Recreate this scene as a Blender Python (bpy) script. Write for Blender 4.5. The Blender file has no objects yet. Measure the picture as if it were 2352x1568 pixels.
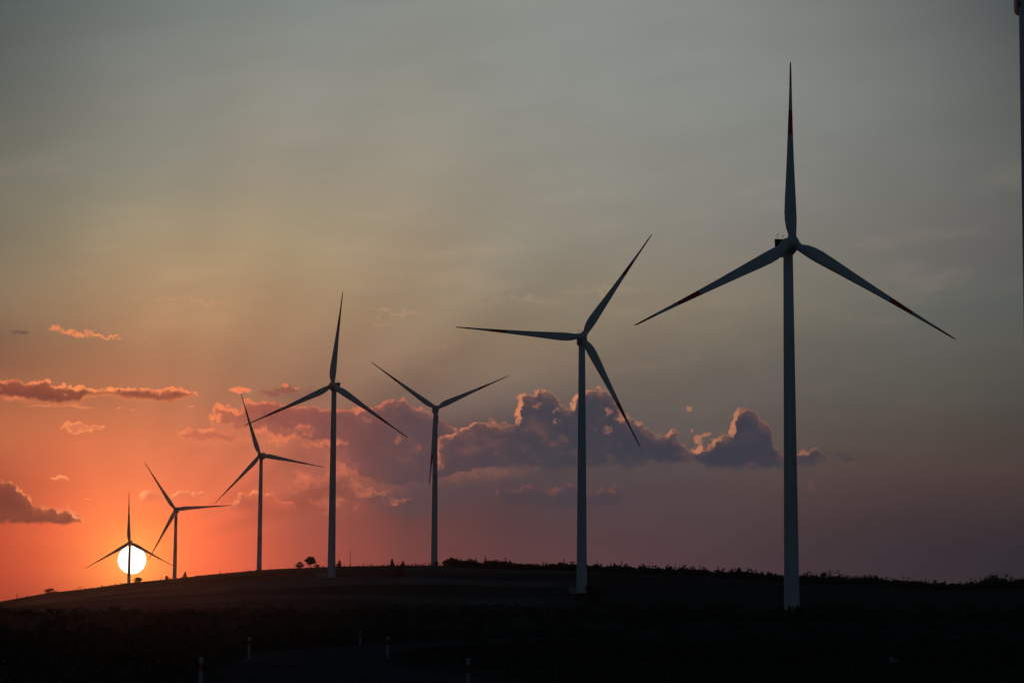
import bpy, bmesh, math, random
from mathutils import Vector, Matrix, noise
random.seed(7)
R_ = math.radians
scene = bpy.context.scene
COL = scene.collection

# ------------------------------------------------------------------ camera
F = 6886.0                      # focal length in pixels of a 2352 px wide picture (a 105 mm lens)
PITCH = math.atan(0.165)
ROLL = 0.0045
EYE = Vector((0, 0, 1.7))
CAMROT = Matrix.Rotation(math.pi/2 + PITCH, 3, 'X') @ Matrix.Rotation(ROLL, 3, 'Z')
cd = bpy.data.cameras.new('camera')
cam = bpy.data.objects.new('camera', cd); COL.objects.link(cam)
cd.sensor_width = 36; cd.lens = 36*F/2352; cd.clip_start = 0.5; cd.clip_end = 60000
cam.matrix_world = Matrix.Translation(EYE) @ CAMROT.to_4x4()
scene.camera = cam

def sight(px, py):
    """direction of a view ray, scaled to y = 1"""
    d = CAMROT @ Vector(((px-1176)/F, -(py-784)/F, -1))
    return d/d.y
def at(px, py, dist):
    return EYE + sight(px, py)*dist
def azel(px, py):
    d = sight(px, py)
    return math.degrees(math.atan2(d.x, d.y)), math.degrees(math.asin(d.z/d.length))
def pix(az, el):
    a, e = R_(az), R_(el)
    c = CAMROT.transposed() @ Vector((math.sin(a)*math.cos(e), math.cos(a)*math.cos(e), math.sin(e)))
    return 1176 + F*c.x/-c.z, 784 - F*c.y/-c.z

def lin(c):
    out = []
    for v in c[:3]:
        v = max(0.0, v)/255
        out.append(v/12.92 if v <= .04045 else ((v+.055)/1.055)**2.4)
    return out

# ------------------------------------------------------------------ tags
def tag(o, label=None, cat=None, group=None, kind=None):
    if label: o['label'] = label
    if cat: o['category'] = cat
    if group: o['group'] = group
    if kind: o['kind'] = kind
    return o
def empty(name, loc, rz=0):
    o = bpy.data.objects.new(name, None); COL.objects.link(o)
    o.location = loc; o.rotation_euler = (0, 0, rz); o.empty_display_size = .5
    return o
def mesh_obj(name, bm, mats, parent=None, smooth=False):
    me = bpy.data.meshes.new(name); bm.to_mesh(me); bm.free()
    for m in (mats if isinstance(mats, (list, tuple)) else [mats]): me.materials.append(m)
    if smooth:
        for p in me.polygons: p.use_smooth = True
    o = bpy.data.objects.new(name, me); COL.objects.link(o)
    if parent: o.parent = parent
    return o
def raw_obj(name, verts, faces, mats, parent=None, smooth=False):
    me = bpy.data.meshes.new(name); me.from_pydata(verts, [], faces); me.update()
    for m in (mats if isinstance(mats, (list, tuple)) else [mats]): me.materials.append(m)
    if smooth:
        for p in me.polygons: p.use_smooth = True
    o = bpy.data.objects.new(name, me); COL.objects.link(o)
    if parent: o.parent = parent
    return o
def box(bm, x0, x1, y0, y1, z0, z1, bev=0, mi=0):
    r = bmesh.ops.create_cube(bm, size=1)
    for v in r['verts']:
        v.co = Vector((x0+(v.co.x+.5)*(x1-x0), y0+(v.co.y+.5)*(y1-y0), z0+(v.co.z+.5)*(z1-z0)))
    fs = {f for v in r['verts'] for f in v.link_faces}
    for f in fs: f.material_index = mi
    if bev:
        es = list({e for f in fs for e in f.edges})
        bmesh.ops.bevel(bm, geom=es, offset=bev, segments=2, affect='EDGES', profile=.6)
def tube(bm, pts, radii, n=8, mi=0, cap=True):
    rings = []
    for i, p in enumerate(pts):
        p = Vector(p)
        d = (Vector(pts[min(i+1, len(pts)-1)]) - Vector(pts[max(i-1, 0)])).normalized()
        a = d.orthogonal().normalized(); b = d.cross(a)
        rings.append([bm.verts.new(p + (a*math.cos(t)+b*math.sin(t))*radii[i]) for t in [2*math.pi*k/n for k in range(n)]])
    for r0, r1 in zip(rings, rings[1:]):
        for k in range(n):
            f = bm.faces.new((r0[k], r0[(k+1) % n], r1[(k+1) % n], r1[k])); f.material_index = mi; f.smooth = True
    if cap:
        for r, flip in ((rings[0], True), (rings[-1], False)):
            f = bm.faces.new(r[::-1] if flip else r); f.material_index = mi

# ------------------------------------------------------------------ node helper
class G:
    def __init__(s, tree): s.t = tree; s.n = tree.nodes; s.l = tree.links
    def node(s, typ, **kw):
        n = s.n.new(typ)
        for k, v in kw.items(): setattr(n, k, v)
        return n
    def put(s, sock, v):
        if isinstance(v, bpy.types.NodeSocket): s.l.new(v, sock)
        else: sock.default_value = v
    def m(s, op, a, b=None, c=None, clamp=False):
        n = s.node('ShaderNodeMath', operation=op, use_clamp=clamp)
        s.put(n.inputs[0], a)
        if b is not None: s.put(n.inputs[1], b)
        if c is not None: s.put(n.inputs[2], c)
        return n.outputs[0]
    def v(s, op, a, b=None, scale=None):
        n = s.node('ShaderNodeVectorMath', operation=op)
        s.put(n.inputs[0], a)
        if b is not None: s.put(n.inputs[1], b)
        if scale is not None: s.put(n.inputs['Scale'], scale)
        return n.outputs['Value' if op in ('LENGTH', 'DOT_PRODUCT') else 'Vector']
    def comb(s, x, y, z=0.0):
        n = s.node('ShaderNodeCombineXYZ')
        for i, q in enumerate((x, y, z)): s.put(n.inputs[i], q)
        return n.outputs[0]
    def sep(s, vec):
        n = s.node('ShaderNodeSeparateXYZ'); s.put(n.inputs[0], vec); return n.outputs
    def ss(s, x, a, b, lo=0.0, hi=1.0):
        n = s.node('ShaderNodeMapRange', interpolation_type='SMOOTHSTEP')
        s.put(n.inputs[0], x)
        for i, q in enumerate((a, b, lo, hi)): s.put(n.inputs[i+1], q)
        return n.outputs[0]
    def noise(s, vec, scale, detail=4, rough=.55, col=False, dist=0.0):
        n = s.node('ShaderNodeTexNoise')
        s.put(n.inputs['Vector'], vec); n.inputs['Scale'].default_value = scale
        n.inputs['Detail'].default_value = detail; n.inputs['Roughness'].default_value = rough
        n.inputs['Distortion'].default_value = dist
        return n.outputs['Color' if col else 'Fac']
    def mix(s, f, a, b):
        n = s.node('ShaderNodeMix', data_type='RGBA')
        s.put(n.inputs[0], f)
        for i, q in ((6, a), (7, b)):
            if isinstance(q, bpy.types.NodeSocket): s.l.new(q, n.inputs[i])
            else: n.inputs[i].default_value = (*q[:3], 1)
        return n.outputs[2]
    def ramp(s, f, stops, interp='LINEAR'):
        n = s.node('ShaderNodeValToRGB'); s.put(n.inputs[0], f)
        cr = n.color_ramp; cr.interpolation = interp
        while len(cr.elements) < len(stops): cr.elements.new(.5)
        for e, (p, c) in zip(cr.elements, stops):
            e.position = p; e.color = (*c[:3], 1)
        return n.outputs[0]
    def curve(s, x, pts):
        """Float Curve through pts (both axes within 0..1)"""
        n = s.node('ShaderNodeFloatCurve')
        c = n.mapping.curves[0]
        c.points[0].location = pts[0]; c.points[1].location = pts[-1]
        for p in pts[1:-1]: c.points.new(*p)
        for p in c.points: p.handle_type = 'VECTOR'
        n.mapping.update(); s.put(n.inputs['Value'], x)
        return n.outputs[0]

def material(name, fn):
    m = bpy.data.materials.new(name); m.use_nodes = True
    g = G(m.node_tree); b = m.node_tree.nodes['Principled BSDF']
    fn(g, b); return m
def simple(col, rough=.6, var=.15, scale=3.0, bump=0):
    def fn(g, b):
        tc = g.node('ShaderNodeTexCoord').outputs['Object']
        n = g.noise(tc, scale, 5)
        g.l.new(g.mix(n, [c*(1-var) for c in col], [c*(1+var) for c in col]), b.inputs['Base Color'])
        b.inputs['Roughness'].default_value = rough
        if bump:
            bn = g.node('ShaderNodeBump'); bn.inputs['Strength'].default_value = bump
            g.l.new(n, bn.inputs['Height']); g.l.new(bn.outputs[0], b.inputs['Normal'])
    return fn

# ------------------------------------------------------------------ sky
SUN_AZ, SUN_EL = azel(303, 1285)

TX = [0, 150, 300, 450, 600, 750, 900, 1200, 1500, 1800, 2100, 2352]
TY = [0, 200, 400, 550, 700, 800, 900, 1000, 1100, 1200, 1300, 1400]
TAB = [
 [(86,93,91),(100,103,97),(116,113,100),(124,115,97),(136,113,88),(128,92,72),(160,100,72),(185,102,66),(165,80,57),(184,75,50),(170,63,44),(150,54,42)],
 [(99,106,103),(115,117,110),(129,126,112),(143,130,106),(155,126,96),(150,108,80),(172,108,76),(208,111,74),(220,106,69),(232,100,64),(226,92,58),(170,62,45)],
 [(110,117,113),(128,129,121),(140,136,120),(158,140,112),(168,133,100),(168,120,88),(182,114,80),(215,118,78),(240,120,78),(255,115,70),(255,118,72),(235,95,60)],
 [(118,125,120),(134,135,127),(146,140,124),(165,145,116),(176,140,105),(172,126,92),(176,116,85),(205,115,80),(228,114,78),(250,110,72),(248,100,64),(215,82,58)],
 [(126,132,127),(142,141,131),(154,144,126),(168,148,118),(170,137,104),(165,125,95),(160,112,86),(190,110,80),(205,105,78),(197,91,69),(202,86,65),(180,74,60)],
 [(130,137,132),(144,143,135),(154,146,129),(163,147,119),(163,135,105),(157,123,97),(146,108,88),(148,95,80),(150,85,74),(143,76,66),(150,73,63),(145,66,60)],
 [(134,137,132),(146,145,134),(154,145,128),(158,140,117),(155,133,106),(148,122,99),(130,104,90),(108,80,78),(106,74,73),(110,67,65),(124,67,64),(124,60,59)],
 [(138,142,136),(143,145,138),(146,142,130),(144,137,121),(138,126,108),(140,120,100),(120,104,94),(90,80,82),(80,68,72),(84,62,65),(94,62,65),(104,61,63)],
 [(136,141,136),(140,143,137),(140,139,131),(138,132,121),(136,124,106),(120,110,97),(108,98,90),(95,85,84),(85,72,74),(82,65,68),(84,61,65),(92,59,63)],
 [(126,130,126),(132,135,130),(130,130,124),(126,123,115),(122,115,102),(106,101,92),(98,92,86),(92,82,76),(84,70,69),(74,59,61),(67,54,60),(75,53,57)],
 [(106,110,108),(114,117,114),(115,116,111),(112,109,104),(102,103,97),(98,96,90),(90,86,80),(86,76,70),(80,65,63),(64,52,56),(58,49,55),(65,48,52)],
 [(76,81,83),(90,92,91),(96,98,95),(95,94,92),(88,91,87),(88,86,80),(80,77,72),(74,66,62),(74,60,58),(57,48,51),(46,43,49),(54,42,46)],
]
def herm(xs, vals, x):
    x = min(max(x, xs[0]), xs[-1]); n = len(xs)
    i = max(k for k in range(n-1) if xs[k] <= x)
    h = xs[i+1]-xs[i]; t = (x-xs[i])/h
    def slope(k):
        if k == 0: return [(b-a)/(xs[1]-xs[0]) for a, b in zip(vals[0], vals[1])]
        if k == n-1: return [(b-a)/(xs[-1]-xs[-2]) for a, b in zip(vals[-2], vals[-1])]
        return [(b-a)/(xs[k+1]-xs[k-1]) for a, b in zip(vals[k-1], vals[k+1])]
    m0, m1 = slope(i), slope(i+1)
    a = 2*t**3-3*t**2+1; b = t**3-2*t**2+t; c = -2*t**3+3*t**2; d = t**3-t**2
    return [a*p+b*h*q+c*r+d*h*s for p, q, r, s in zip(vals[i], m0, vals[i+1], m1)]
def sky_col(az, el):
    px, py = pix(az, el)
    return lin(herm(TX, [herm(TY, col, py) for col in TAB], px))

world = bpy.data.worlds.new('World'); scene.world = world; world.use_nodes = True
g = G(world.node_tree)
for n in list(g.n): g.n.remove(n)
dirv = g.node('ShaderNodeTexCoord').outputs['Generated']
dx, dy, dz = g.sep(g.v('NORMALIZE', dirv))
DEG = 180/math.pi
AZ = g.m('MULTIPLY', g.m('ARCTAN2', dx, dy), DEG)          # azimuth in degrees, 0 = north of the road
EL = g.m('MULTIPLY', g.m('ARCSINE', dz), DEG)              # elevation in degrees
P = g.comb(AZ, EL, 0.0)

# clear-sky colour: elevation ramps at thirteen azimuths
E0, E1, NS = 3.0, 17.0, 30
ve = g.m('DIVIDE', g.m('SUBTRACT', EL, E0), E1-E0, clamp=True)
sky = None
AZC = [-12, -11, -10, -9, -8, -7, -6, -5, -4, -2, 0, 2, 4, 6, 8, 10, 12]
azc = g.m('MINIMUM', g.m('MAXIMUM', AZ, -11.999), 11.999)
for i_, a0 in enumerate(AZC):
    stops = [(k/(NS-1), sky_col(a0, E0+(E1-E0)*k/(NS-1))) for k in range(NS)]
    r = g.ramp(ve, stops)
    up = 1/(a0-AZC[i_-1]) if i_ else 1.0
    dn = 1/(AZC[i_+1]-a0) if i_ < len(AZC)-1 else 1.0
    q_ = g.m('SUBTRACT', azc, a0)
    w = g.m('MAXIMUM', g.m('MINIMUM', g.m('MULTIPLY_ADD', q_, up, 1.0), g.m('MULTIPLY_ADD', q_, -dn, 1.0)), 0.0)
    t = g.v('SCALE', r, scale=w)
    sky = t if sky is None else g.v('ADD', sky, t)
# faint cirrus and shafts spreading from the sun
n1 = g.noise(g.comb(g.m('MULTIPLY', AZ, .35), g.m('ADD', g.m('MULTIPLY', EL, 1.3), g.m('MULTIPLY', AZ, -.12)), 3.1), 1.0, 6, .55)
n2 = g.noise(g.comb(g.m('MULTIPLY', AZ, .16), g.m('MULTIPLY', EL, .35), 8.4), 1.0, 3, .5)
ang = g.m('ARCTAN2', g.m('SUBTRACT', EL, SUN_EL), g.m('SUBTRACT', AZ, SUN_AZ))
rad = g.v('LENGTH', g.v('SUBTRACT', P, (SUN_AZ, SUN_EL, 0)))
SHAFT = [(0,0),(8,-.01),(14,.05),(20,-.17),(26,.06),(33,-.14),(39,.06),(46,-.06),(54,.03),(63,-.045),(71,.02),(79,-.025),(86,.025),(94,.01),(104,-.025),(115,.015),(128,-.02),(140,.015),(160,-.03),(180,0)]
n3 = g.curve(g.m('DIVIDE', g.m('MULTIPLY', ang, DEG), 180.0, clamp=True), [(a/180, .5+v) for a, v in SHAFT])
gain = g.m('ADD', 1.0, g.m('ADD', g.m('MULTIPLY', g.m('SUBTRACT', n1, .5), .20),
        g.m('ADD', g.m('MULTIPLY', g.m('SUBTRACT', n2, .5), .14),
            g.m('MULTIPLY', g.m('SUBTRACT', n3, .5), g.m('MULTIPLY', g.ss(rad, 0.6, 3.0), g.m('MULTIPLY', g.ss(rad, 12.5, 7.0, .0, 1.0), .95))))))
sky = g.v('SCALE', sky, scale=gain)
warm = g.ss(n1, .52, .75, 0.0, .16)
sky = g.v('ADD', sky, g.v('SCALE', (0.22, .11, .04), scale=g.m('MULTIPLY', warm, g.m('MULTIPLY', g.ss(EL, 7.5, 9.5), g.ss(EL, 14, 11)))))
# aureole
glow = g.m('POWER', 2.71828, g.m('MULTIPLY', rad, -2.1))
sky = g.v('ADD', sky, g.v('SCALE', (.30, .36, .02), scale=glow))

# ---- clouds
def lay_az(px, py): return azel(px, py)
LIT = [(-10, (232,125,85)), (-8, (255,150,92)), (-6, (250,138,90)), (-4, (228,118,84)), (-2, (214,122,88)), (1, (206,134,98)), (4, (186,120,90)), (6.5, (150,96,80)), (10, (110,80,75))]
DRK = [(-10, (134,70,58)), (-8, (152,78,66)), (-6, (178,90,70)), (-4, (136,78,73)), (-2, (90,70,75)), (1, (64,63,73)), (4, (59,60,72)), (7, (59,57,68)), (10, (62,56,64))]
def azramp(tab):
    return g.ramp(g.m('DIVIDE', g.m('ADD', AZ, 10.0), 20.0, clamp=True), [((a+10)/20, lin(c)) for a, c in tab])
lit_c, drk_c = azramp(LIT), azramp(DRK)

def warp(seed, scale, amp, detail=6, rough=.6):
    c = g.noise(g.v('ADD', P, (seed, seed*1.7, seed*.3)), scale, detail, rough, col=True)
    return g.v('SCALE', g.v('SUBTRACT', c, (.5, .5, .5)), scale=amp*2)
def vor(seed, scale):
    n = g.node('ShaderNodeTexVoronoi', feature='SMOOTH_F1'); n.inputs['Smoothness'].default_value = .25
    g.put(n.inputs['Vector'], g.v('ADD', P, (seed, seed, 0))); n.inputs['Scale'].default_value = scale
    return n.outputs['Distance']
FINE = warp(1.3, 4.6, .24, 8, .70)
PATCH = g.noise(g.v('ADD', P, (20, 7, 0)), 2.6, 5, .6)
RAG = g.noise(g.v('ADD', P, (3, 31, 0)), 9.0, 6, .68)
BREAK = g.noise(g.v('ADD', P, (41, 3, 0)), 4.0, 5, .62)
BODY = g.noise(g.v('MULTIPLY', g.v('ADD', P, (13, 17, 0)), (1.0, 1.6, 1.0)), 1.5, 6, .58)
COARSE = warp(5.7, 1.1, .22, 3, .5)

def put_cloud(top, bot, wf=1.0, wc=.5, puff=0.0, soft=.06, softb=.18, dl=(-.07, .03), rim=(-.01, .075), seed=0, litk=1.0, dark=None, lit=None, alpha=1.0, patch=.35, blit=0.0):
    """a cumulus with its upper outline and base given; its sunward margin is lit"""
    global sky
    T = sorted(azel(*p) for p in top); B = sorted(azel(*p) for p in bot)
    a0 = min(T[0][0], B[0][0]); a1 = max(T[-1][0], B[-1][0])
    els = [e for _, e in T+B]; e0, e1 = min(els)-.05, max(els)+.05
    def nrm(L):
        out = []
        for a, e in L:
            x = (a-a0)/(a1-a0)
            if out and x-out[-1][0] < .0008: x = out[-1][0]+.0008
            out.append((min(x, 1.0), (e-e0)/(e1-e0)))
        if out[0][0] > 0: out.insert(0, (0.0, out[0][1]))
        if out[-1][0] < 1: out.append((1.0, out[-1][1]))
        return out
    T, B = nrm(T), nrm(B)
    q = g.v('ADD', P, g.v('ADD', g.v('SCALE', FINE, scale=wf), g.v('SCALE', COARSE, scale=wc)))
    if puff: q = g.v('ADD', q, g.comb(0.0, g.m('MULTIPLY', g.m('SUBTRACT', vor(seed, 3.2), .33), puff), 0.0))
    def dens(off):
        qq = g.v('ADD', q, (*off, 0)) if off else q
        x, y, _ = g.sep(qq)
        xn = g.m('DIVIDE', g.m('SUBTRACT', x, a0), a1-a0)
        xc = g.m('MINIMUM', g.m('MAXIMUM', xn, 0.0), 1.0)
        yt = g.m('ADD', g.m('MULTIPLY', g.curve(xc, T), e1-e0), e0)
        d = g.m('SUBTRACT', yt, y)
        side = g.m('MULTIPLY', g.m('MINIMUM', xn, g.m('SUBTRACT', 1.0, xn)), a1-a0)
        if off: return g.m('MINIMUM', d, g.m('ADD', side, .02)), None
        yb = g.m('ADD', g.m('MULTIPLY', g.curve(xc, B), e1-e0), e0)
        return g.m('MINIMUM', d, side), g.m('SUBTRACT', y, yb)
    d, db = dens(None)
    d = g.m('ADD', d, g.m('MULTIPLY', g.m('SUBTRACT', RAG, .52), .21))
    al = g.m('MULTIPLY', g.ss(d, 0.0, soft), g.ss(db, -softb*.5, softb*.5))
    if alpha != 1: al = g.m('MULTIPLY', al, alpha)
    d2, _ = dens(dl)
    d2 = g.m('ADD', d2, g.m('MULTIPLY', g.m('SUBTRACT', BREAK, .47), .24))
    fr = g.m('SUBTRACT', 1.0, g.ss(d2, rim[0], rim[1]))
    edge = g.m('SUBTRACT', 1.0, g.ss(d, .01, .07))
    pn = PATCH
    li = g.m('MAXIMUM', g.m('MULTIPLY', fr, g.ss(pn, .30, .55, .35, 1.0)), g.m('MULTIPLY', edge, .65))
    if blit: li = g.m('MAXIMUM', li, g.m('MULTIPLY', g.ss(db, blit, 0.0), .55))
    li = g.m('MAXIMUM', li, g.m('MULTIPLY', g.ss(pn, .60, .72), patch))
    li = g.m('MULTIPLY', li, litk, clamp=True)
    body = g.mix(g.m('ADD', g.ss(d, .30, .02, 0.0, .12), g.ss(BODY, .50, .75, .0, .13)), dark if dark else drk_c, lit if lit else lit_c)
    body = g.mix(g.ss(BODY, .5, .25, 0.0, .22), body, (.02, .018, .03))
    c = g.mix(li, body, lit if lit else lit_c)
    sky = g.mix(al, sky, c)

def put_blobs(items, wf=1.2, wc=.3, soft=.5, lit=None, dark=None, core=(.45, .8), corek=.0, alpha=1.0, seed=0, tex=0.0):
    """scraps of cloud: (px, py, half width, half height) each"""
    global sky
    q = g.v('ADD', P, g.v('ADD', g.v('SCALE', FINE, scale=wf), g.v('SCALE', COARSE, scale=wc)))
    best = None
    for (x, y, rx, ry) in items:
        a, e = azel(x, y)
        s = (F*math.pi/180/rx, F*math.pi/180/ry, 0)
        l = g.v('LENGTH', g.v('MULTIPLY', g.v('SUBTRACT', q, (a, e, 0)), s))
        best = l if best is None else g.m('MINIMUM', best, l)
    d = g.m('SUBTRACT', 1.0, best)
    if tex:
        n = g.noise(g.v('MULTIPLY', g.v('ADD', P, (seed*3.3, seed, 0)), (1.0, 1.7, 1.0)), 2.4, 7, .62)
        d = g.m('ADD', d, g.m('MULTIPLY', g.m('SUBTRACT', n, .56), tex))
    al = g.m('MULTIPLY', g.ss(d, 0.0, soft), alpha)
    c = drk_c if lit == 'drk' else lit if lit else lit_c
    if corek:
        c = g.mix(g.ss(d, core[0], core[1], 0.0, corek), c, dark if dark else drk_c)
    sky = g.mix(al, sky, c)


CLOUDS = []
def cloud(top, bot, **kw):
    A = [azel(*p) for p in top+bot]
    CLOUDS.append((min(a for a, e in A)-.25, max(a for a, e in A)+.25, lambda: put_cloud(top, bot, **kw)))
def blobs(items, **kw):
    m_ = .3*(kw.get('wf', 1.2)*.5+kw.get('wc', .3)*.6)+.12
    k_ = 1+.3*kw.get('tex', 0)
    CLOUDS.append((min(azel(x-rx*k_, y)[0] for x, y, rx, ry in items)-m_, max(azel(x+rx*k_, y)[0] for x, y, rx, ry in items)+m_, lambda: put_blobs(items, **kw)))

# wide dim cloud deck behind the cumulus, and shade under it
blobs([(1150,1075,330,80), (1000,1120,200,80), (1350,1150,250,40)], wf=1.5, wc=1.5, soft=.9, lit=lin((78,67,73)), alpha=.75, tex=.5, seed=4)
# thin warm cirrus above
CIR = [((440,688,210,9), (206,150,108), .34), ((330,775,130,7), (200,140,100), .25), ((560,765,90,8), (196,140,104), .22), ((900,722,110,10), (196,150,116), .34), ((870,745,60,6), (198,146,110), .25), ((1180,690,170,9), (172,146,116), .30), ((1400,665,190,12), (166,146,118), .26), ((1620,705,110,12), (146,128,108), .25), ((930,635,130,8), (172,150,118), .25), ((1010,800,60,7), (186,140,108), .22), ((1290,835,80,10), (150,116,96), .25), ((1000,855,60,14), (160,116,92), .2), ((700,905,90,16), (120,90,82), .35)]
for (e_, c_, a_) in CIR: blobs([e_], wf=1.6, wc=.8, soft=1.0, lit=lin(c_), alpha=a_*1.3, tex=.9, seed=e_[0]*.01)
# warm torn cloud low in the middle
blobs([(900,1135,70,22), (940,1120,40,18)], wf=2.0, wc=1.0, soft=1.0, lit=lin((150,84,72)), alpha=.45, tex=2.2, seed=15)
blobs([(700,1105,70,34), (790,1060,60,60), (820,1120,50,34), (770,1150,90,26)], wf=2.0, wc=1.0, soft=.9, alpha=.40, tex=2.6, seed=1)
cloud([(484,955),(492,930),(504,927),(528,938),(552,934),(560,914),(572,910),(604,912),(629,912),(662,920),(702,924),(729,932),(762,934),(797,934),(837,924),(859,927),(880,922),(886,909),(899,907),(909,917),(924,914),(942,924),(954,932),(975,937),(1000,950),(1030,978),(1060,985),(1150,985),(1250,985)],
      [(484,967),(540,976),(600,983),(640,1000),(680,1008),(740,1022),(785,1062),(830,1090),(900,1110),(960,1110),(1060,1090),(1150,1068),(1250,1050)], wf=.8, wc=.4, puff=.10, softb=.8, seed=3, alpha=.90, rim=(0, .10), blit=.04)
blobs([(960,1125,190,75), (1080,1130,160,60)], wf=1.5, wc=1.5, soft=1.0, lit=lin((84,68,73)), alpha=.8, tex=.4, seed=14)
blobs([(860,1120,60,14), (780,1085,40,22), (700,1100,40,22), (920,1140,40,10)], wf=2.0, wc=.8, soft=1.1, alpha=.55, tex=1.8, seed=16)
blobs([(640,1005,60,16), (690,985,40,22), (740,1020,60,12), (600,990,30,12), (770,1015,40,20)], wf=1.6, wc=.6, soft=.8, alpha=.7, tex=1.2, seed=2)
blobs([(512,938,20,14), (500,960,18,9), (535,945,22,6)], wf=1.2, soft=.6, alpha=.85, tex=.8, seed=6)
blobs([(553,897,28,7), (535,895,10,6)], wf=.7, soft=.4)
blobs([(655,896,36,11), (620,903,30,9)], wf=.8, soft=.5, lit='drk', alpha=.8)
blobs([(654,885,10,6), (682,890,9,3)], wf=.4, soft=.6, alpha=.8)
# the big bank behind the right-hand turbines
cloud([(1000,1005),(1040,990),(1060,985),(1090,965),(1130,960),(1165,966),(1183,972),(1188,905),(1200,893),(1222,897),(1240,885),(1265,893),(1285,915),(1305,930),(1316,905),(1335,896),(1350,891),(1390,891),(1405,905),(1420,925),(1440,950),(1470,966),(1500,984),(1520,998),(1540,985),(1556,986),(1563,1008),(1580,1036),(1592,1036),(1602,1010),(1618,1018),(1651,997),(1674,988),(1682,950),(1692,937),(1709,932),(1731,941),(1752,960),(1767,980),(1780,1012),(1792,1034),(1830,1034),(1858,1029),(1876,1021),(1888,1034),(1905,1044)],
      [(1000,1070),(1200,1072),(1400,1069),(1500,1062),(1602,1057),(1652,1072),(1691,1077),(1778,1067),(1864,1062),(1905,1050)], wf=.75, wc=.15, puff=.12, softb=.2, seed=9, dl=(-.10, .02), rim=(-.02, .07), patch=.08)
blobs([(1606,1010,16,22), (1598,1035,12,12), (1618,1000,16,10), (1590,985,8,8)], wf=1.2, soft=.7, alpha=.7, tex=1.0, seed=7)
blobs([(1428,955,22,22), (1395,940,14,14), (1460,972,16,8)], wf=1.3, soft=1.2, alpha=.75, tex=1.0, seed=8)
blobs([(1232,930,13,11), (1278,947,11,11), (1278,973,9,7), (1395,985,22,9)], wf=1.2, soft=1.7, alpha=.8, tex=.5, seed=11)
blobs([(1583,937,13,7)], wf=.8, soft=.7, alpha=.65)
blobs([(1940,1048,40,8), (1905,1040,14,8)], wf=1.2, soft=.8, lit='drk', alpha=.5, tex=.8, seed=3)
blobs([(1950,1060,26,8), (1860,1120,24,20)], wf=1.2, soft=.9, lit=lin((112,72,70)), alpha=.4, tex=1.2, seed=5)
# low dim cloud left of and behind the tower
cloud([(1130,1112),(1160,1118),(1193,1124),(1205,1110),(1220,1102),(1243,1124),(1262,1126),(1280,1112),(1300,1110),(1318,1104),(1340,1122),(1365,1128),(1383,1112),(1395,1122),(1418,1109),(1430,1122),(1440,1140)],
      [(1130,1150),(1250,1160),(1350,1165),(1440,1158)], wf=1.0, wc=.3, softb=.35, soft=.08, seed=13, alpha=.75, dark=lin((68,62,71)), lit=lin((122,76,72)), rim=(-.02, .12))
# upper left bank
cloud([(-40,866),(0,869),(38,870),(58,875),(83,871),(103,871),(120,877),(130,884),(175,885),(190,886),(207,889),(237,889),(262,890),(283,885),(300,891),(332,890),(375,891),(400,887),(425,891),(440,897),(456,904)],
      [(-40,912),(0,914),(50,922),(110,928),(180,930),(196,912),(250,910),(300,918),(362,923),(400,920),(440,911),(456,906)], wf=.55, wc=.15, soft=.02, softb=.10, seed=17, dl=(-.02, .06), rim=(-.02, .07), patch=.4, blit=.11, dark=lin((128,68,55)))
blobs([(150,1178,30,12), (176,1188,20,9), (60,1150,14,12)], wf=1.0, wc=.2, soft=.5, lit=lin((244,138,92)), core=(.3, .7), corek=.7, dark=lin((150,78,62)), alpha=.9, tex=.5, seed=18)
blobs([(180,935,55,5), (100,932,60,4), (30,916,40,5)], wf=.5, soft=.8, alpha=.5)
blobs([(128,753,24,8), (155,760,30,9), (185,766,36,9), (220,770,38,8), (260,773,34,5)], wf=1.0, wc=.2, soft=.8, alpha=.8, tex=.5, seed=12)
blobs([(38,763,18,8), (58,766,22,7)], wf=.7, soft=.8, lit=lin((96,72,70)), alpha=.75)
blobs([(180,984,44,13), (215,983,30,6)], wf=.9, wc=.2, soft=.3, core=(.25, .6), corek=.6, dark=lin((190,100,78)), alpha=.9)
blobs([(135,1098,28,5), (142,1095,12,6)], wf=.6, wc=.1, soft=.5)
blobs([(198,1147,9,3)], wf=.5, soft=.6, alpha=.8)
blobs([(276,940,8,3), (303,942,7,2.5), (438,934,16,3)], wf=.5, soft=.8, alpha=.6)
cloud([(400,990),(420,985),(440,982),(455,990),(475,985),(510,984),(535,990),(560,998),(585,1000)], [(400,998),(425,1012),(470,1020),(520,1018),(585,1010)], wf=1.0, wc=.3, softb=.15, soft=.06, seed=21, alpha=.85, dark=lin((186,98,76)), blit=.12)
cloud([(318,1140),(330,1126),(345,1122),(362,1130),(390,1134),(410,1126),(440,1127),(465,1130),(484,1137)], [(318,1146),(400,1148),(484,1142)], wf=.7, wc=.15, softb=.25, seed=25, dark=lin((222,108,78)), lit=lin((255,165,105)), alpha=.95)
cloud([(519,1154),(537,1152),(547,1132),(567,1136),(577,1124),(592,1121),(604,1132),(627,1129),(634,1143),(652,1148),(672,1149),(680,1160)], [(519,1160),(560,1172),(620,1174),(680,1166)], wf=.6, wc=.2, softb=.25, seed=29, dark=lin((182,86,67)), lit=lin((255,140,96)), alpha=.95)
# dark cumulus at the left edge, flat base
cloud([(-60,1096),(0,1098),(22,1100),(37,1110),(55,1125),(65,1133),(71,1143),(75,1158),(92,1155),(110,1160),(125,1163),(135,1172),(150,1165),(160,1164),(167,1173),(175,1182),(188,1185),(193,1194)],
      [(-60,1198),(60,1199),(150,1200),(193,1198)], wf=.5, wc=.1, puff=.05, softb=.10, seed=33, dl=(.03, .05), rim=(-.03, .05), dark=lin((118,60,50)), lit=lin((250,140,92)), patch=.1)

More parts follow.
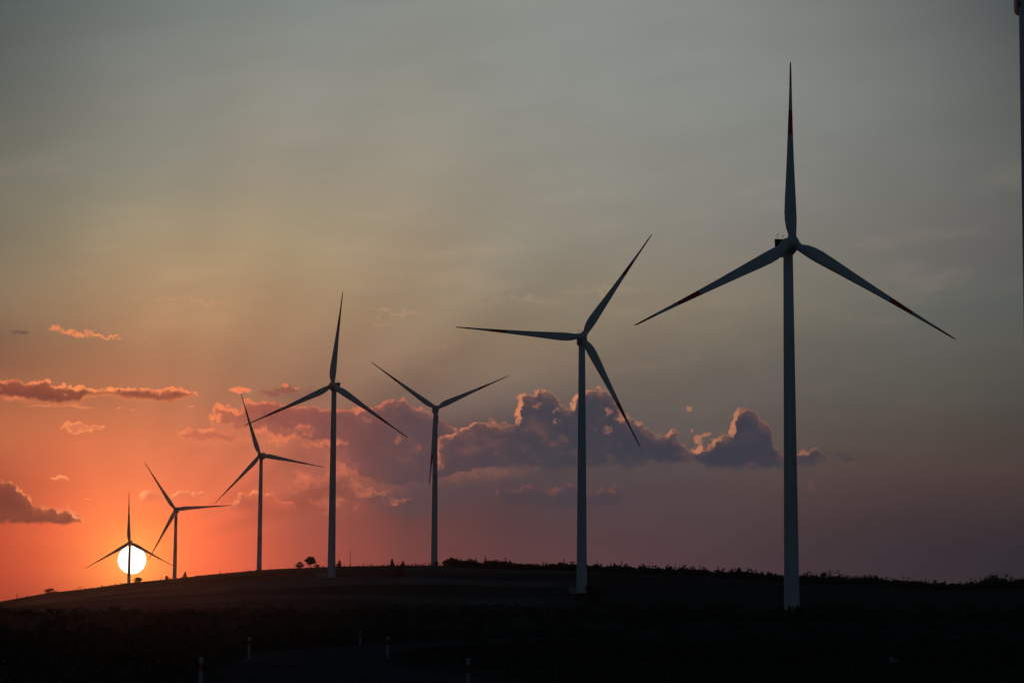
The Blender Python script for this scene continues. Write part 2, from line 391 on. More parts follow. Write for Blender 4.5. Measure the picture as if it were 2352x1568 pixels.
# the cloud belt is evaluated in strips of azimuth; the sun's disc lies in one of them
def backdrop(col):
    n = g.node('ShaderNodeBackground'); g.l.new(col, n.inputs['Color']); n.inputs['Strength'].default_value = 1.0
    return n.outputs[0]
def choose(f, a, b):
    n = g.node('ShaderNodeMixShader'); g.l.new(f, n.inputs[0]); g.l.new(a, n.inputs[1]); g.l.new(b, n.inputs[2])
    return n.outputs[0]
clear = sky
EDGES = [-9.0, -8.0, -6.5, -5.2, -3.9, -2.6, -1.2, .3, 1.9, 3.2, 4.6, 6.2]
SHARED = ['AZ', 'EL', 'P', 'FINE', 'COARSE', 'PATCH', 'RAG', 'BREAK', 'BODY', 'lit_c', 'drk_c', 'rad', 'clear']
VEC = {'P', 'FINE', 'COARSE'}; FLT = {'AZ', 'EL', 'PATCH', 'RAG', 'BREAK', 'BODY', 'rad'}
def strip(lo, hi):
    """the clouds of one strip, in a node group of their own"""
    global g, sky
    ng = bpy.data.node_groups.new('cloud_strip', 'ShaderNodeTree')
    outer, keep = g, {k: globals()[k] for k in SHARED}
    for k in SHARED:
        ng.interface.new_socket(k, in_out='INPUT', socket_type='NodeSocketVector' if k in VEC else 'NodeSocketFloat' if k in FLT else 'NodeSocketColor')
    ng.interface.new_socket('sky', in_out='OUTPUT', socket_type='NodeSocketColor')
    g = G(ng)
    gi = g.node('NodeGroupInput'); go = g.node('NodeGroupOutput')
    for k in SHARED: globals()[k] = gi.outputs[k]
    sky = gi.outputs['clear']
    for a, b, fn in CLOUDS:
        if a < hi and b > lo: fn()
    if lo < keep_sun+.3 and hi > keep_sun-.3:
        sky = g.mix(g.ss(rad, .272, .252), sky, (3.4, 3.1, 2.5))
    g.l.new(sky, go.inputs[0])
    g = outer
    for k in SHARED: globals()[k] = keep[k]
    n = g.node('ShaderNodeGroup'); n.node_tree = ng
    for k in SHARED: g.l.new(keep[k], n.inputs[k])
    return backdrop(n.outputs[0])
keep_sun = SUN_AZ
def tree(i, j):
    """binary choice between the strips i..j"""
    if i == j:
        return strip(EDGES[i-1] if i > 0 else -99, EDGES[i] if i < len(EDGES) else 99)
    k = (i+j)//2
    return choose(g.m('GREATER_THAN', AZ, EDGES[k]), tree(i, k), tree(k+1, j))
belt = g.m('MULTIPLY', g.m('LESS_THAN', EL, 11.4), g.m('LESS_THAN', g.m('ABSOLUTE', AZ), 13.0))
painted = choose(belt, backdrop(clear), tree(0, len(EDGES)))

# the rest of the dome: Nishita sky of the same low sun, dim and blue away from the west
nis = g.node('ShaderNodeTexSky', sky_type='NISHITA')
nis.sun_disc = False; nis.sun_elevation = R_(SUN_EL); nis.sun_rotation = R_(SUN_AZ)
nis.air_density = 1.0; nis.dust_density = 1.5; nis.ozone_density = 2.5; nis.altitude = 400
bg_n = g.node('ShaderNodeBackground'); g.l.new(nis.outputs[0], bg_n.inputs['Color']); bg_n.inputs['Strength'].default_value = NISH = 0.020
west = g.m('MULTIPLY', g.ss(g.m('ABSOLUTE', AZ), 34.0, 12.5), g.ss(EL, 34.0, 17.0))
mx = g.node('ShaderNodeMixShader'); g.l.new(west, mx.inputs[0]); g.l.new(bg_n.outputs[0], mx.inputs[1]); g.l.new(painted, mx.inputs[2])
out = g.node('ShaderNodeOutputWorld'); g.l.new(mx.outputs[0], out.inputs['Surface'])

sl = bpy.data.lights.new('sun', 'SUN'); so = bpy.data.objects.new('sun', sl); COL.objects.link(so)
sl.energy = 0.04; sl.angle = R_(.53); sl.color = (1.0, .27, .10)
sd = Vector((math.sin(R_(SUN_AZ))*math.cos(R_(SUN_EL)), math.cos(R_(SUN_AZ))*math.cos(R_(SUN_EL)), math.sin(R_(SUN_EL))))
so.rotation_euler = (-sd).to_track_quat('-Z', 'Y').to_euler(); so.location = sd*300

# ------------------------------------------------------------------ terrain
def interp(tab, x):
    if x <= tab[0][0]: return tab[0][1]
    for (a, p), (b, q) in zip(tab, tab[1:]):
        if x <= b:
            t = (x-a)/(b-a); return p+(q-p)*t
    return tab[-1][1]
def sm(a, b, x):
    t = min(1, max(0, (x-a)/(b-a))); return t*t*(3-2*t)
# rise of the ground seen straight ahead (height over eye / distance)
RISE = [(83,.0458),(115,.0528),(148,.0580),(180,.0604),(215,.0620),(260,.0652),(330,.0690),(400,.0716),(470,.0729),(520,.0722),(620,.0680),(700,.0692),(736,.0705),(900,.0765),(1040,.0803),(1200,.0828),(1379,.0848),(1500,.0864),(1600,.0880),(1690,.0886)]
CREST = [(-.30,.0640),(-.1702,.0763)]
for p in [(100,1364),(190,1352),(297,1338),(400,1328),(500,1317),(600,1308),(690,1303),(780,1299),(900,1297),(1000,1297),(1100,1301),(1330,1307),(1500,1313),(1700,1323),(1850,1334),(2000,1341),(2150,1349),(2250,1352),(2352,1350)]:
    s = sight(*p); CREST.append((s.x, s.z))
CREST += [(.22,.0815),(.35,.074)]
C0 = interp(CREST, 0)
YC = 1690.0
ROAD = [(0,0),(30,-1.6),(83,-4.9),(115,-7.4),(148,-9.6),(175,-10.2),(200,-9.0),(222,-6.0),(245,.5),(265,9.0),(285,20),(300,31),(312,43),(322,56)]
def road_dist(x, y):
    best = 1e9
    for (y0, x0), (y1, x1) in zip(ROAD, ROAD[1:]):
        ax, ay = x1-x0, y1-y0
        t = min(1, max(0, ((x-x0)*ax+(y-y0)*ay)/(ax*ax+ay*ay)))
        best = min(best, math.hypot(x-x0-ax*t, y-y0-ay*t))
    return best
def base_z(x, y):
    if y < 83:
        zz = 1.7+83*.0458
        return interp([(-900,-45),(-300,-14),(-60,-2.4),(0,0),(30,1.55),(60,3.55),(83,zz)], y)
    e = interp(RISE, min(y, YC)); az = x/max(y, 150)
    w = sm(600, 1500, y)
    e += w*(interp(CREST, az)-C0)
    z = 1.7+min(y, YC)*e
    if y > YC: z += .036*(min(y, 2500)-YC)+.006*max(0, min(y, 4000)-2500)
    return z
SMP = {}
def ground_z(x, y):
    z = 0
    for oy, w in ((-14, .25), (0, .5), (14, .25)):     # rounds off the knees of the table
        z += w*base_z(x, y+oy)
    n = noise.noise(Vector((x*.02, y*.02, 1.3)))*.8+noise.noise(Vector((x*.07, y*.07, 4.1)))*.35
    far = sm(60, 400, y)
    rd = sm(5, 18, road_dist(x, y)) if -20 < y < 360 and -60 < x < 110 else 1
    bank = 2.0*math.exp(-((x-15)/(13 if x < 15 else 62))**2-((y-224-.25*x)/9)**2)
    return z+(n*(.25+.5*far)+bank)*rd

def axis(segs):
    out = [segs[0][0]]
    for a, b, st in segs:
        n = max(1, round((b-a)/st))
        out += [a+(b-a)*k/n for k in range(1, n+1)]
    return out
XS = axis([(-4000,-1200,280),(-1200,-520,40),(-520,-60,9),(-60,60,2.5),(60,520,9),(520,1200,40),(1200,4000,280)])
YS = axis([(-800,-60,60),(-60,40,10),(40,360,3),(360,760,7),(760,1560,14),(1560,1760,7),(1760,2800,60),(2800,5000,220)])
verts = [(x, y, ground_z(x, y)) for y in YS for x in XS]
nx = len(XS)
faces = [(j*nx+i, j*nx+i+1, (j+1)*nx+i+1, (j+1)*nx+i) for j in range(len(YS)-1) for i in range(nx-1)]
import bisect
def surf_z(x, y):
    i = min(max(bisect.bisect_right(XS, x)-1, 0), nx-2); j = min(max(bisect.bisect_right(YS, y)-1, 0), len(YS)-2)
    u = (x-XS[i])/(XS[i+1]-XS[i]); v = (y-YS[j])/(YS[j+1]-YS[j])
    z = lambda a, b: verts[b*nx+a][2]
    return (z(i,j)*(1-u)+z(i+1,j)*u)*(1-v)+(z(i,j+1)*(1-u)+z(i+1,j+1)*u)*v

def ground_fn(g, b):
    geo = g.node('ShaderNodeNewGeometry').outputs['Position']
    x, y, z = g.sep(geo)
    wob = g.noise(geo, .006, 4, .6)
    strip = g.noise(g.comb(g.m('MULTIPLY', x, .0035), g.m('ADD', g.m('MULTIPLY', y, .0055), g.m('MULTIPLY', wob, 1.2)), 2.0), 1.0, 3, .5)
    fine = g.noise(geo, .35, 6, .6)
    field = g.mix(g.ss(strip, .42, .60), (.075, .080, .075), (.21, .21, .20))
    wooded = g.ss(g.m('DIVIDE', x, g.m('MAXIMUM', y, 1.0)), .006, .035)                 # scrub wood covers the slope at right
    field = g.mix(g.m('MULTIPLY', wooded, .9), field, (.055, .062, .060))      # scrub and stubble fields on the hill
    heath = g.mix(fine, (.045, .050, .041), (.095, .100, .082))
    c = g.mix(g.ss(y, 520, 640), heath, field)
    c = g.mix(g.m('MULTIPLY', g.ss(fine, .35, .7), .5), c, (.04, .044, .034))
    g.l.new(c, b.inputs['Base Color']); b.inputs['Roughness'].default_value = .95
    b.inputs['Specular IOR Level'].default_value = 0.0
    bp = g.node('ShaderNodeBump'); bp.inputs['Strength'].default_value = .6; bp.inputs['Distance'].default_value = .4
    g.l.new(fine, bp.inputs['Height']); g.l.new(bp.outputs[0], b.inputs['Normal'])
M_ground = material('ground_soil_and_stubble', ground_fn)
gr = raw_obj('ground', verts, faces, M_ground, smooth=True); tag(gr, kind='structure')

# road
def asphalt_fn(g, b):
    geo = g.node('ShaderNodeNewGeometry').outputs['Position']
    n = g.noise(geo, 1.2, 6, .65); n2 = g.noise(geo, .12, 3)
    c = g.mix(n, (.070, .074, .084), (.115, .118, .128))
    c = g.mix(g.ss(n2, .45, .7, 0, .4), c, (.032, .032, .034))
    g.l.new(c, b.inputs['Base Color']); b.inputs['Roughness'].default_value = 1.0; b.inputs['Specular IOR Level'].default_value = 0.0
M_road = material('asphalt', asphalt_fn)
def spline(tab, n=8):
    pts = [Vector((x, y)) for y, x in tab]; out = []
    for i in range(len(pts)-1):
        p0, p1, p2, p3 = pts[max(i-1,0)], pts[i], pts[i+1], pts[min(i+2, len(pts)-1)]
        for k in range(n):
            t = k/n
            out.append(.5*((2*p1)+(p2-p0)*t+(2*p0-5*p1+4*p2-p3)*t*t+(3*p1-p0-3*p2+p3)*t**3))
    out.append(pts[-1]); return out
cl = spline([(-60,0)]+ROAD, 10)
rv, rf = [], []
for i, p in enumerate(cl):
    d = (cl[min(i+1, len(cl)-1)]-cl[max(i-1, 0)]).normalized(); nrm_ = Vector((d.y, -d.x))
    wr = 3.4+2.2*sm(128, 106, p.y)*sm(60, 95, p.y)                # widened apron on the right
    for k in range(7):
        t = -3.4+(3.4+wr)*k/6
        q = p+nrm_*t
        rv.append((q.x, q.y, surf_z(q.x, q.y)+.07-.02*abs(t)/3.4))
    if i:
        for k in range(6):
            a = (i-1)*7+k; rf.append((a, a+1, a+8, a+7))
road = raw_obj('road', rv, rf, M_road, smooth=True); tag(road, kind='structure')

# ------------------------------------------------------------------ wind turbines
M_white = material('turbine_paint', simple((.70, .71, .75), .7, .08, .35))
M_red = material('red_warning_paint', simple((.75, .04, .035), .6, .1, .5))
M_dark = material('cooler_grille', simple((.02, .02, .022), .7, .2, 4))
M_steel = material('galvanised_steel', simple((.35, .36, .37), .45, .15, 3))

TIL, CONE = R_(5), R_(2.5)
CH = [(1.0,.95,-.95),(2.2,.95,-1.0),(3.6,1.05,-1.6),(5.3,1.15,-1.95),(7.2,1.15,-2.05),(10.6,1.0,-1.9),(15,.8,-1.6),(21,.55,-1.25),(26,.4,-1.0),(32,.27,-.72),(38,.17,-.45),(42,.12,-.36),(44.3,.06,-.28),(45,.0,-.12)]
def blade_mesh():
    bm = bmesh.new(); rings = []; N = 20
    rs = sorted(set([1.0,1.6,2.2,2.9,3.6,4.4,5.3,6.2,7.2,8.8,10.6,12.8,15,18,21,23.5,26.8,29.5,32.8,36,38.9,41,43,44.3,44.8,45]))
    rings_r = rs
    for r in rs:
        le = interp([(a, b) for a, b, c in CH], r); te = interp([(a, c) for a, b, c in CH], r)
        ch = le-te; rnd = 1-sm(2.0, 7.5, r)
        th = (ch*(.34-.20*sm(5, 40, r)))*(1-rnd)+1.9*rnd
        tw = R_(15*(1-sm(3, 38, r)))
        ring = []
        for k in range(N):
            a = 2*math.pi*k/N
            # airfoil: blunt nose towards +X, thin tail towards -X
            u = (1+math.cos(a))/2                     # 1 nose, 0 tail
            half = math.sin(a)
            af = half*(math.sqrt(max(u, 0))*(1.15)*(.35+.65*min(1, u*1.6))) if u > 0 else 0
            yy = (af*(1-rnd)+half*rnd)*th/2
            xx = te+ch*u
            c, s = math.cos(tw), math.sin(tw); x0 = xx-.1*ch*0
            ring.append(bm.verts.new((x0*c-yy*s, x0*s*.6+yy*c, r)))
        rings.append(ring)
    for j, (a, b) in enumerate(zip(rings, rings[1:])):
        rm = (rings_r[j]+rings_r[j+1])/2
        mi = 1 if (26.8 < rm < 32.8 or rm > 38.9) else 0
        for k in range(N):
            f = bm.faces.new((a[k], a[(k+1) % N], b[(k+1) % N], b[k])); f.smooth = True; f.material_index = mi
    bm.faces.new(rings[0][::-1]); f = bm.faces.new(rings[-1]); f.material_index = 1
    bmesh.ops.recalc_face_normals(bm, faces=bm.faces)
    return bm
def lathe_y(bm, prof, n=32, mi=0):
    """profile of (y, radius) turned about the Y axis"""
    rings = []
    for y, r in prof:
        if r < 1e-4: rings.append([bm.verts.new((0, y, 0))])
        else: rings.append([bm.verts.new((r*math.cos(2*math.pi*k/n), y, r*math.sin(2*math.pi*k/n))) for k in range(n)])
    for a, b in zip(rings, rings[1:]):
        for k in range(n):
            q = [a[k % len(a)], a[(k+1) % len(a)], b[(k+1) % len(b)], b[k % len(b)]]
            q = list(dict.fromkeys(q))
            if len(q) > 2:
                f = bm.faces.new(q); f.smooth = True; f.material_index = mi
def hub_mesh():
    bm = bmesh.new()
    lathe_y(bm, [(-2.15,0),(-2.1,.35),(-1.9,.8),(-1.5,1.2),(-.9,1.48),(-.2,1.6),(.7,1.6),(1.25,1.55),(1.32,1.3),(1.32,0)])
    for k in range(3):                                 # stubby sleeves for the blade roots
        a = 2*math.pi*k/3
        d = Vector((math.sin(a), 0, math.cos(a)))
        tube(bm, [d*.6, d*1.55, d*1.75], [1.12, 1.12, 1.02], 24)
    bmesh.ops.recalc_face_normals(bm, faces=bm.faces)
    return bm
def nacelle_mesh():
    bm = bmesh.new(); rings = []; n = 28
    for y, w, zt, zb in [(1.4,1.25,1.3,-1.25),(1.7,1.6,1.75,-1.55),(2.4,1.72,2.0,-1.75),(5,1.75,2.1,-1.75),(8,1.7,2.1,-1.3),(10.3,1.6,2.05,-.6),(11.0,1.45,1.9,-.2),(11.25,1.2,1.6,.1)]:
        ring = []
        for k in range(n):
            a = 2*math.pi*k/n; c, s = math.cos(a), math.sin(a)
            e = 3.6
            x = w*math.copysign(abs(c)**(2/e), c); zc = (zt+zb)/2; zz = zc+(zt-zb)/2*math.copysign(abs(s)**(2/e), s)
            ring.append(bm.verts.new((x, y, zz)))
        rings.append(ring)
    for a, b in zip(rings, rings[1:]):
        for k in range(n):
            f = bm.faces.new((a[k], a[(k+1) % n], b[(k+1) % n], b[k])); f.smooth = True
    bm.faces.new(rings[0][::-1]); bm.faces.new(rings[-1])
    bmesh.ops.recalc_face_normals(bm, faces=bm.faces)
    return bm
def cooler_mesh():
    bm = bmesh.new()
    box(bm, -1.65, 1.65, 10.0, 10.5, 2.0, 3.9, .06)
    for k in range(9):
        box(bm, -1.5, 1.5, 9.93, 9.99, 2.2+k*.18, 2.28+k*.18)
    return bm
def mast_mesh(x, h):
    bm = bmesh.new()
    tube(bm, [(x, 10.25, 3.88), (x, 10.25, 3.88+h)], [.05, .04], 6)
    tube(bm, [(x-.28, 10.25, 3.8+h), (x+.28, 10.25, 3.8+h)], [.035, .035], 6)
    tube(bm, [(x+.26, 10.25, 3.8+h), (x+.26, 10.25, 4.0+h)], [.07, .07], 6)
    return bm
PROT = {}
PROT['nacelle'] = mesh_obj('nacelle', nacelle_mesh(), M_white)
PROT['cooler'] = mesh_obj('cooler', cooler_mesh(), M_dark)
for k_, (x_, h_) in enumerate(((-.9, 1.3), (.35, 1.0))): PROT['sensor_mast', k_] = mesh_obj('sensor_mast', mast_mesh(x_, h_), M_dark)
PROT['hub'] = mesh_obj('hub', hub_mesh(), M_white)
PROT['blade'] = mesh_obj('blade', blade_mesh(), [M_white, M_red])
USED = set()
def inst(kind, parent, mat):
    if kind in USED: o = PROT[kind].copy(); COL.objects.link(o)
    else: o = PROT[kind]; USED.add(kind)
    o.parent = parent; o.matrix_parent_inverse = Matrix(); o.matrix_basis = mat
    return o
def tower_mesh(H):
    bm = bmesh.new(); prof = []
    n = 40
    secs = 4
    for k in range(secs+1):
        z = H*k/secs; r = 1.85+(1.14-1.85)*(k/secs)
        prof.append((z, r))
    prof = [(-1.5, 1.87)]+prof
    rings = [[bm.verts.new((r*math.cos(2*math.pi*i/n), r*math.sin(2*math.pi*i/n), z)) for i in range(n)] for z, r in prof]
    for a, b in zip(rings, rings[1:]):
        for i in range(n):
            f = bm.faces.new((a[i], a[(i+1) % n], b[(i+1) % n], b[i])); f.smooth = True
    bm.faces.new(rings[0][::-1]); bm.faces.new(rings[-1])
    return bm
def door_mesh():
    bm = bmesh.new()
    box(bm, -.55, .55, -1.98, -1.70, 1.6, 3.9, .04)
    for k in range(7): box(bm, -.45, .45, -2.35-.22*(6-k), -1.99-.22*(6-k), .1+k*.22, .16+k*.22)   # steps up to the door
    return bm
TURB = [  # hub pixel, distance, blade phase, yaw from the line of sight, label
 ((297.1,1245.6), 2618, 91.9, -5.3, 'smallest wind turbine, its tower crossing the white disc of the setting sun'),
 ((402.9,1169.8), 2312, 4.0, -7.4, 'distant wind turbine just beside the sun, one blade almost level'),
 ((597.3,1045.2), 2007, 108.4, -10.7, 'third wind turbine from the sun, one blade tip crossed by its neighbour’s blade'),
 ((763.3,885.3), 1379, 84.8, -11.3, 'wind turbine with a pale kiosk at its foot and one blade nearly upright'),
 ((1001.5,937.5), 1668, 24.9, 3.3, 'wind turbine making a Y, its lowest blade hanging along the tower'),
 ((1337.9,773.7), 1045, 56.4, 2.8, 'second largest full turbine, tower in front of the big cloud bank'),
 ((1820,558.4), 700, 89.2, 14.5, 'tallest wind turbine in full view, upright blade with red bands'),
 ((2360,-28), 430, 30.0, 3.0, 'wind turbine cut off by the right edge, only a sliver of it showing'),
]
BASES = []
for i, (hp, D, ph, yaw, lab) in enumerate(TURB):
    hub = at(hp[0], hp[1], D)
    psi = -math.atan2(hub.x, hub.y)+R_(yaw)
    Rz = Matrix.Rotation(psi, 3, 'Z')
    ax = hub+Rz @ Vector((0, 4.2, 0))
    gz = surf_z(ax.x, ax.y)
    root = empty('wind_turbine', (ax.x, ax.y, gz), psi)
    tag(root, lab, 'wind turbine', 'wind turbines along the hill')
    H = hub.z-gz
    BASES.append((ax.x, ax.y, gz, H))
    mesh_obj('tower', tower_mesh(H-1.9), M_white, root)
    RT = Matrix.Translation((0, -4.2, H)) @ Matrix.Rotation(-TIL, 4, 'X')
    na = inst('nacelle', root, RT)
    co = inst('cooler', na, Matrix()); [inst(('sensor_mast', q_), na, Matrix()) for q_ in (0, 1)]
    inst('hub', root, RT @ Matrix.Rotation(R_(90-ph), 4, 'Y'))
    for k in range(3):
        a = ph+120*k
        inst('blade', root, RT @ Matrix.Rotation(R_(90-a), 4, 'Y') @ Matrix.Rotation(CONE, 4, 'X'))
print('HUB HEIGHTS', [(round(b[0]), round(b[1]), round(b[2], 1), round(b[3], 1)) for b in BASES])

# ------------------------------------------------------------------ plants
def leaf_fn(dark, light):
    def fn(g, b):
        geo = g.node('ShaderNodeNewGeometry').outputs['Position']
        n = g.noise(geo, .9, 3)
        g.l.new(g.mix(n, dark, light), b.inputs['Base Color']); b.inputs['Roughness'].default_value = .8
        b.inputs['Specular IOR Level'].default_value = 0.0
    return fn
M_leaf = material('leaves', leaf_fn((.032, .042, .026), (.075, .092, .055)))
M_pine = material('needles', leaf_fn((.022, .034, .024), (.055, .074, .050)))
M_bark = material('bark', simple((.07, .055, .045), .9, .3, 5, .4))
M_grass = material('dry_grass', leaf_fn((.025, .028, .020), (.060, .062, .042)))
def leafs(V, Fc, centre, rad, n, size, rng):
    """a clump of small leaf faces around a centre"""
    for _ in range(n):
        d = Vector((rng.gauss(0,1), rng.gauss(0,1), rng.gauss(0,1)))
        if d.length < 1e-3: continue
        d = d.normalized()*(rng.random()**.45)
        c = Vector(centre)+Vector((d.x*rad[0], d.y*rad[1], d.z*rad[2]))
        u = Vector((rng.gauss(0,1), rng.gauss(0,1), rng.gauss(0,1))).normalized(); w = u.orthogonal().normalized()
        s = size*rng.uniform(.6, 1.3); b = len(V)
        V += [tuple(c-u*s), tuple(c-w*s*.5), tuple(c+u*s), tuple(c+w*s*.5)]
        Fc.append((b, b+1, b+2, b+3))
def crown_round(V, Fc, h, w, rng, n=14, k=60, size=.25, lean=0, low=.25, org=(0,0,0)):
    for _ in range(n):
        a = rng.uniform(0, 6.283); t = rng.random(); rr = math.sqrt(rng.random())
        prof = math.sin(math.pi*min(1, .18+t*.80))
        c = (org[0]+lean*t+math.cos(a)*rr*w*.38*prof, org[1]+math.sin(a)*rr*w*.38*prof, org[2]+h*(low+(.94-low)*t))
        q = rng.uniform(.55, 1.15)
        leafs(V, Fc, c, (w*.2*q, w*.2*q, h*.12*q), k, size, rng)
def crown_cone(V, Fc, h, w, rng, n=16, k=40, size=.22, org=(0,0,0)):
    for j in range(n):
        t = (j+rng.random())/n; a = rng.uniform(0, 6.283); r = w*.5*(1-t)**.8*rng.uniform(.3, 1)
        c = (org[0]+math.cos(a)*r*.7, org[1]+math.sin(a)*r*.7, org[2]+h*(.03+.92*t))
        leafs(V, Fc, c, (w*.16*(1.25-t), w*.16*(1.25-t), h*.06), k, size*(1.15-.5*t), rng)
def plant(name, loc, h, w, label, cat, shape='round', seed=1, group=None, n=16, k=60, size=None, lean=0, stem=.35):
    rng = random.Random(seed)
    root = empty(name, loc); tag(root, label, cat, group)
    V, Fc = [], []
    size = size or max(.12, .05*h)
    if shape == 'round': crown_round(V, Fc, h, w, rng, n, k, size, lean, stem)
    elif shape == 'cone': crown_cone(V, Fc, h, w, rng, n, k, size)
    elif shape == 'bare': crown_round(V, Fc, h, w, rng, n, 8, size*.6, lean, .3)
    raw_obj('crown', V, Fc, M_pine if shape == 'cone' else M_leaf, root)
    bm = bmesh.new()
    top = Vector((lean*.6, 0, h*.8))
    tube(bm, [(0,0,-.3), (lean*.2,0,h*.3), top], [h*.035, h*.025, h*.006], 7)
    for q in range(5):
        a = rng.uniform(0, 6.28); z = h*rng.uniform(.28, .6)
        st = Vector((lean*.35*z/h, 0, z)); en = st+Vector((math.cos(a)*w*.34, math.sin(a)*w*.34, h*rng.uniform(.12, .28)))
        tube(bm, [st, (st+en)/2+Vector((0,0,h*.03)), en], [h*.014, h*.01, h*.003], 5)
    mesh_obj('trunk', bm, M_bark, root)
    return root
def on(px, D, dx=0):
    """ground point below a bearing at a given distance"""
    x = sight(px, 1330).x*D+dx
    return Vector((x, D, surf_z(x, D)))
PX = F
# trees standing singly along the skyline: bearing, distance, height, width in pixels of the wide picture
SK = [
 (118, 1640, 12, 25, 'round', 'small_tree', 'low rounded tree alone on the slope far left of the sun', 'tree', 2),
 (184, 1640, 9, 14, 'bare', 'bush', 'ragged little bush on the ridge between the round tree and the sun', 'bush', 3),
 (317, 1650, 11, 22, 'round', 'bush', 'dome shaped bush against the glow right below the sun', 'bush', 4),
 (383, 1650, 9, 7, 'round', 'sapling', 'tiny sapling just left of the second turbine tower', 'tree', 5),
 (425, 1650, 15, 15, 'cone', 'small_tree', 'small spiky tree just right of the second turbine tower', 'tree', 6),
 (505, 1650, 8, 10, 'bare', 'bush', 'sparse twiggy bush alone on the bare ridge', 'bush', 7),
 (688, 1640, 13, 16, 'round', 'small_tree', 'squat round tree at the left of a taller broad tree', 'tree', 8),
 (712, 1640, 23, 24, 'round', 'broad_tree', 'broad crowned tree on a short trunk, the biggest on the skyline', 'tree', 9),
 (727, 1640, 7, 14, 'round', 'bush', 'low bush tucked under the broad crowned tree', 'bush', 10),
 (779, 1640, 15, 18, 'cone', 'conifer', 'pointed conifer just right of the kiosk turbine tower', 'tree', 11),
 (900, 1640, 16, 15, 'cone', 'conifer', 'lone pointed conifer on the crest between two turbines', 'tree', 12),
 (925, 1640, 12, 12, 'cone', 'conifer', 'pointed conifer leading a short row left of the Y turbine', 'tree', 13),
 (1002, 1640, 9, 10, 'round', 'bush', 'small bush at the foot of the Y turbine', 'bush', 14),
 (1697, 1660, 19, 16, 'round', 'small_tree', 'rounded tree poking out of the wood near the tallest turbine', 'tree', 15),
 (2170, 1660, 18, 14, 'cone', 'small_tree', 'blunt upright tree poking out of the wood far right', 'tree', 16),
]
for px, D, hp, wp, shp, nm, lab, cat, sd_ in SK:
    h, w = hp*D/PX, wp*D/PX*(1.45 if shp == 'round' else 1)
    p = on(px, D)
    plant(nm, p-Vector((0,0,.1)), h*1.12, w, lab, cat, shp, sd_, None, 34 if shp != 'bare' else 18, 60, .05*h+.06, stem=0.0 if nm == 'bush' else .10 if hp < 20 else .34)
p = on(917, 1290); plant('dark_tree', p, 6.5, 8.0, 'dark round tree on the hillside field below the skyline', 'tree', 'round', 31, None, 26, 80, .3, stem=.15)

# the wood along the crest, one far mass; the low scrub on the bare crest
rng = random.Random(5)
V, Fc = [], []
px = 1028
while px < 2420:
    big = 1.0+.5*math.exp(-((px-1920)/60)**2)+.8*sm(2230, 2290, px)
    for row in range(5):
        D = rng.uniform(1660, 1702)-row*20
        p = on(px+rng.uniform(-8, 8), D)
        clump = noise.noise(Vector((px*.013, 3.1, 0)))+.6*noise.noise(Vector((px*.045, 7.7, 0)))
        h = max(1.0, (rng.uniform(1.5, 2.8)*(1.5 if rng.random() < .12 else 1)+1.6*clump)*big*1.2); w = h*rng.uniform(.9, 1.7)
        if rng.random() < .22: crown_cone(V, Fc, h*1.35, w*.75, rng, 9, 24, .30, tuple(p))
        else: crown_round(V, Fc, h, w*1.2, rng, 10, 26, .34, 0, .0, tuple(p))
    px += rng.uniform(3, 6)
for (a, b, st) in ((922, 990, 7), (730, 1030, 9)):
    px = a
    while px < b:
        p = on(px, rng.uniform(1600, 1670)); h = rng.uniform(.8, 1.8)
        crown_round(V, Fc, h, h*1.4, rng, 6, 16, .2, 0, .05, tuple(p)); px += rng.uniform(.5, 1.5)*st
raw_obj('wood', V, Fc, M_pine); tag(bpy.data.objects['wood'], 'dark wood along the crest at right, reading as one mass', 'wood', None, 'stuff')

V, Fc = [], []
px = -30
while px < 760:
    p = on(px, rng.uniform(1590, 1680)); h = rng.uniform(.25, .9) if rng.random() < .85 else rng.uniform(.9, 1.5)
    crown_round(V, Fc, h, h*rng.uniform(1.2, 3), rng, 4, 12, .16, 0, .0, tuple(p)); px += rng.uniform(2, 9)
# scrub in the dark foreground and along its brow
for _ in range(1300):
    px = rng.uniform(-60, 2420); D = rng.choice([rng.uniform(395, 520), rng.uniform(130, 400)])
    p = on(px, D)
    if road_dist(p.x, p.y) < 7: continue
    right = sm(700, 1400, px)
    h = rng.choice([rng.uniform(.25, .7), rng.uniform(.4, 1.3)])*(1+1.1*right*sm(300, 420, D)); w = h*rng.uniform(1.3, 3.4)
    crown_round(V, Fc, h, w, rng, 6, 14, .10+.05*h, 0, .0, tuple(p))
raw_obj('undergrowth', V, Fc, M_leaf); tag(bpy.data.objects['undergrowth'], 'dark scrub spread over the foreground slope and the ridge', 'scrub', None, 'stuff')

# taller shrubs that hide the feet of the right-hand turbines
SH = [(1352, 900, 4.6, 5.2, 'leafy shrub hiding the right side of the second largest turbine’s foot'),
      (1372, 905, 3.4, 5.5, 'low spreading shrub right of the leafy one at the turbine foot'),
      (1330, 930, 2.2, 3.6, 'little shrub between the small kiosk and the leafy turbine shrub'),
      (1812, 640, 3.6, 3.0, 'pointed shrub standing before the middle of the tallest turbine’s foot'),
      (1832, 640, 3.0, 3.4, 'bushy shrub before the right side of the tallest turbine’s foot'),
      (1793, 645, 2.7, 4.0, 'broad shrub before the left side of the tallest turbine’s foot')]
for k, (px, D, h, w, lab) in enumerate(SH):
    py = {0: 1341, 1: 1352, 2: 1362, 3: 1386, 4: 1391, 5: 1396}[k]
    p = on(px, D); h = max(1.5, (1.7+sight(px, py).z*D)-p.z)
    plant('shrub', p, h, w, lab, 'shrub', 'cone' if k == 3 else 'round', 40+k, None, 26, 70, .2, stem=.02)

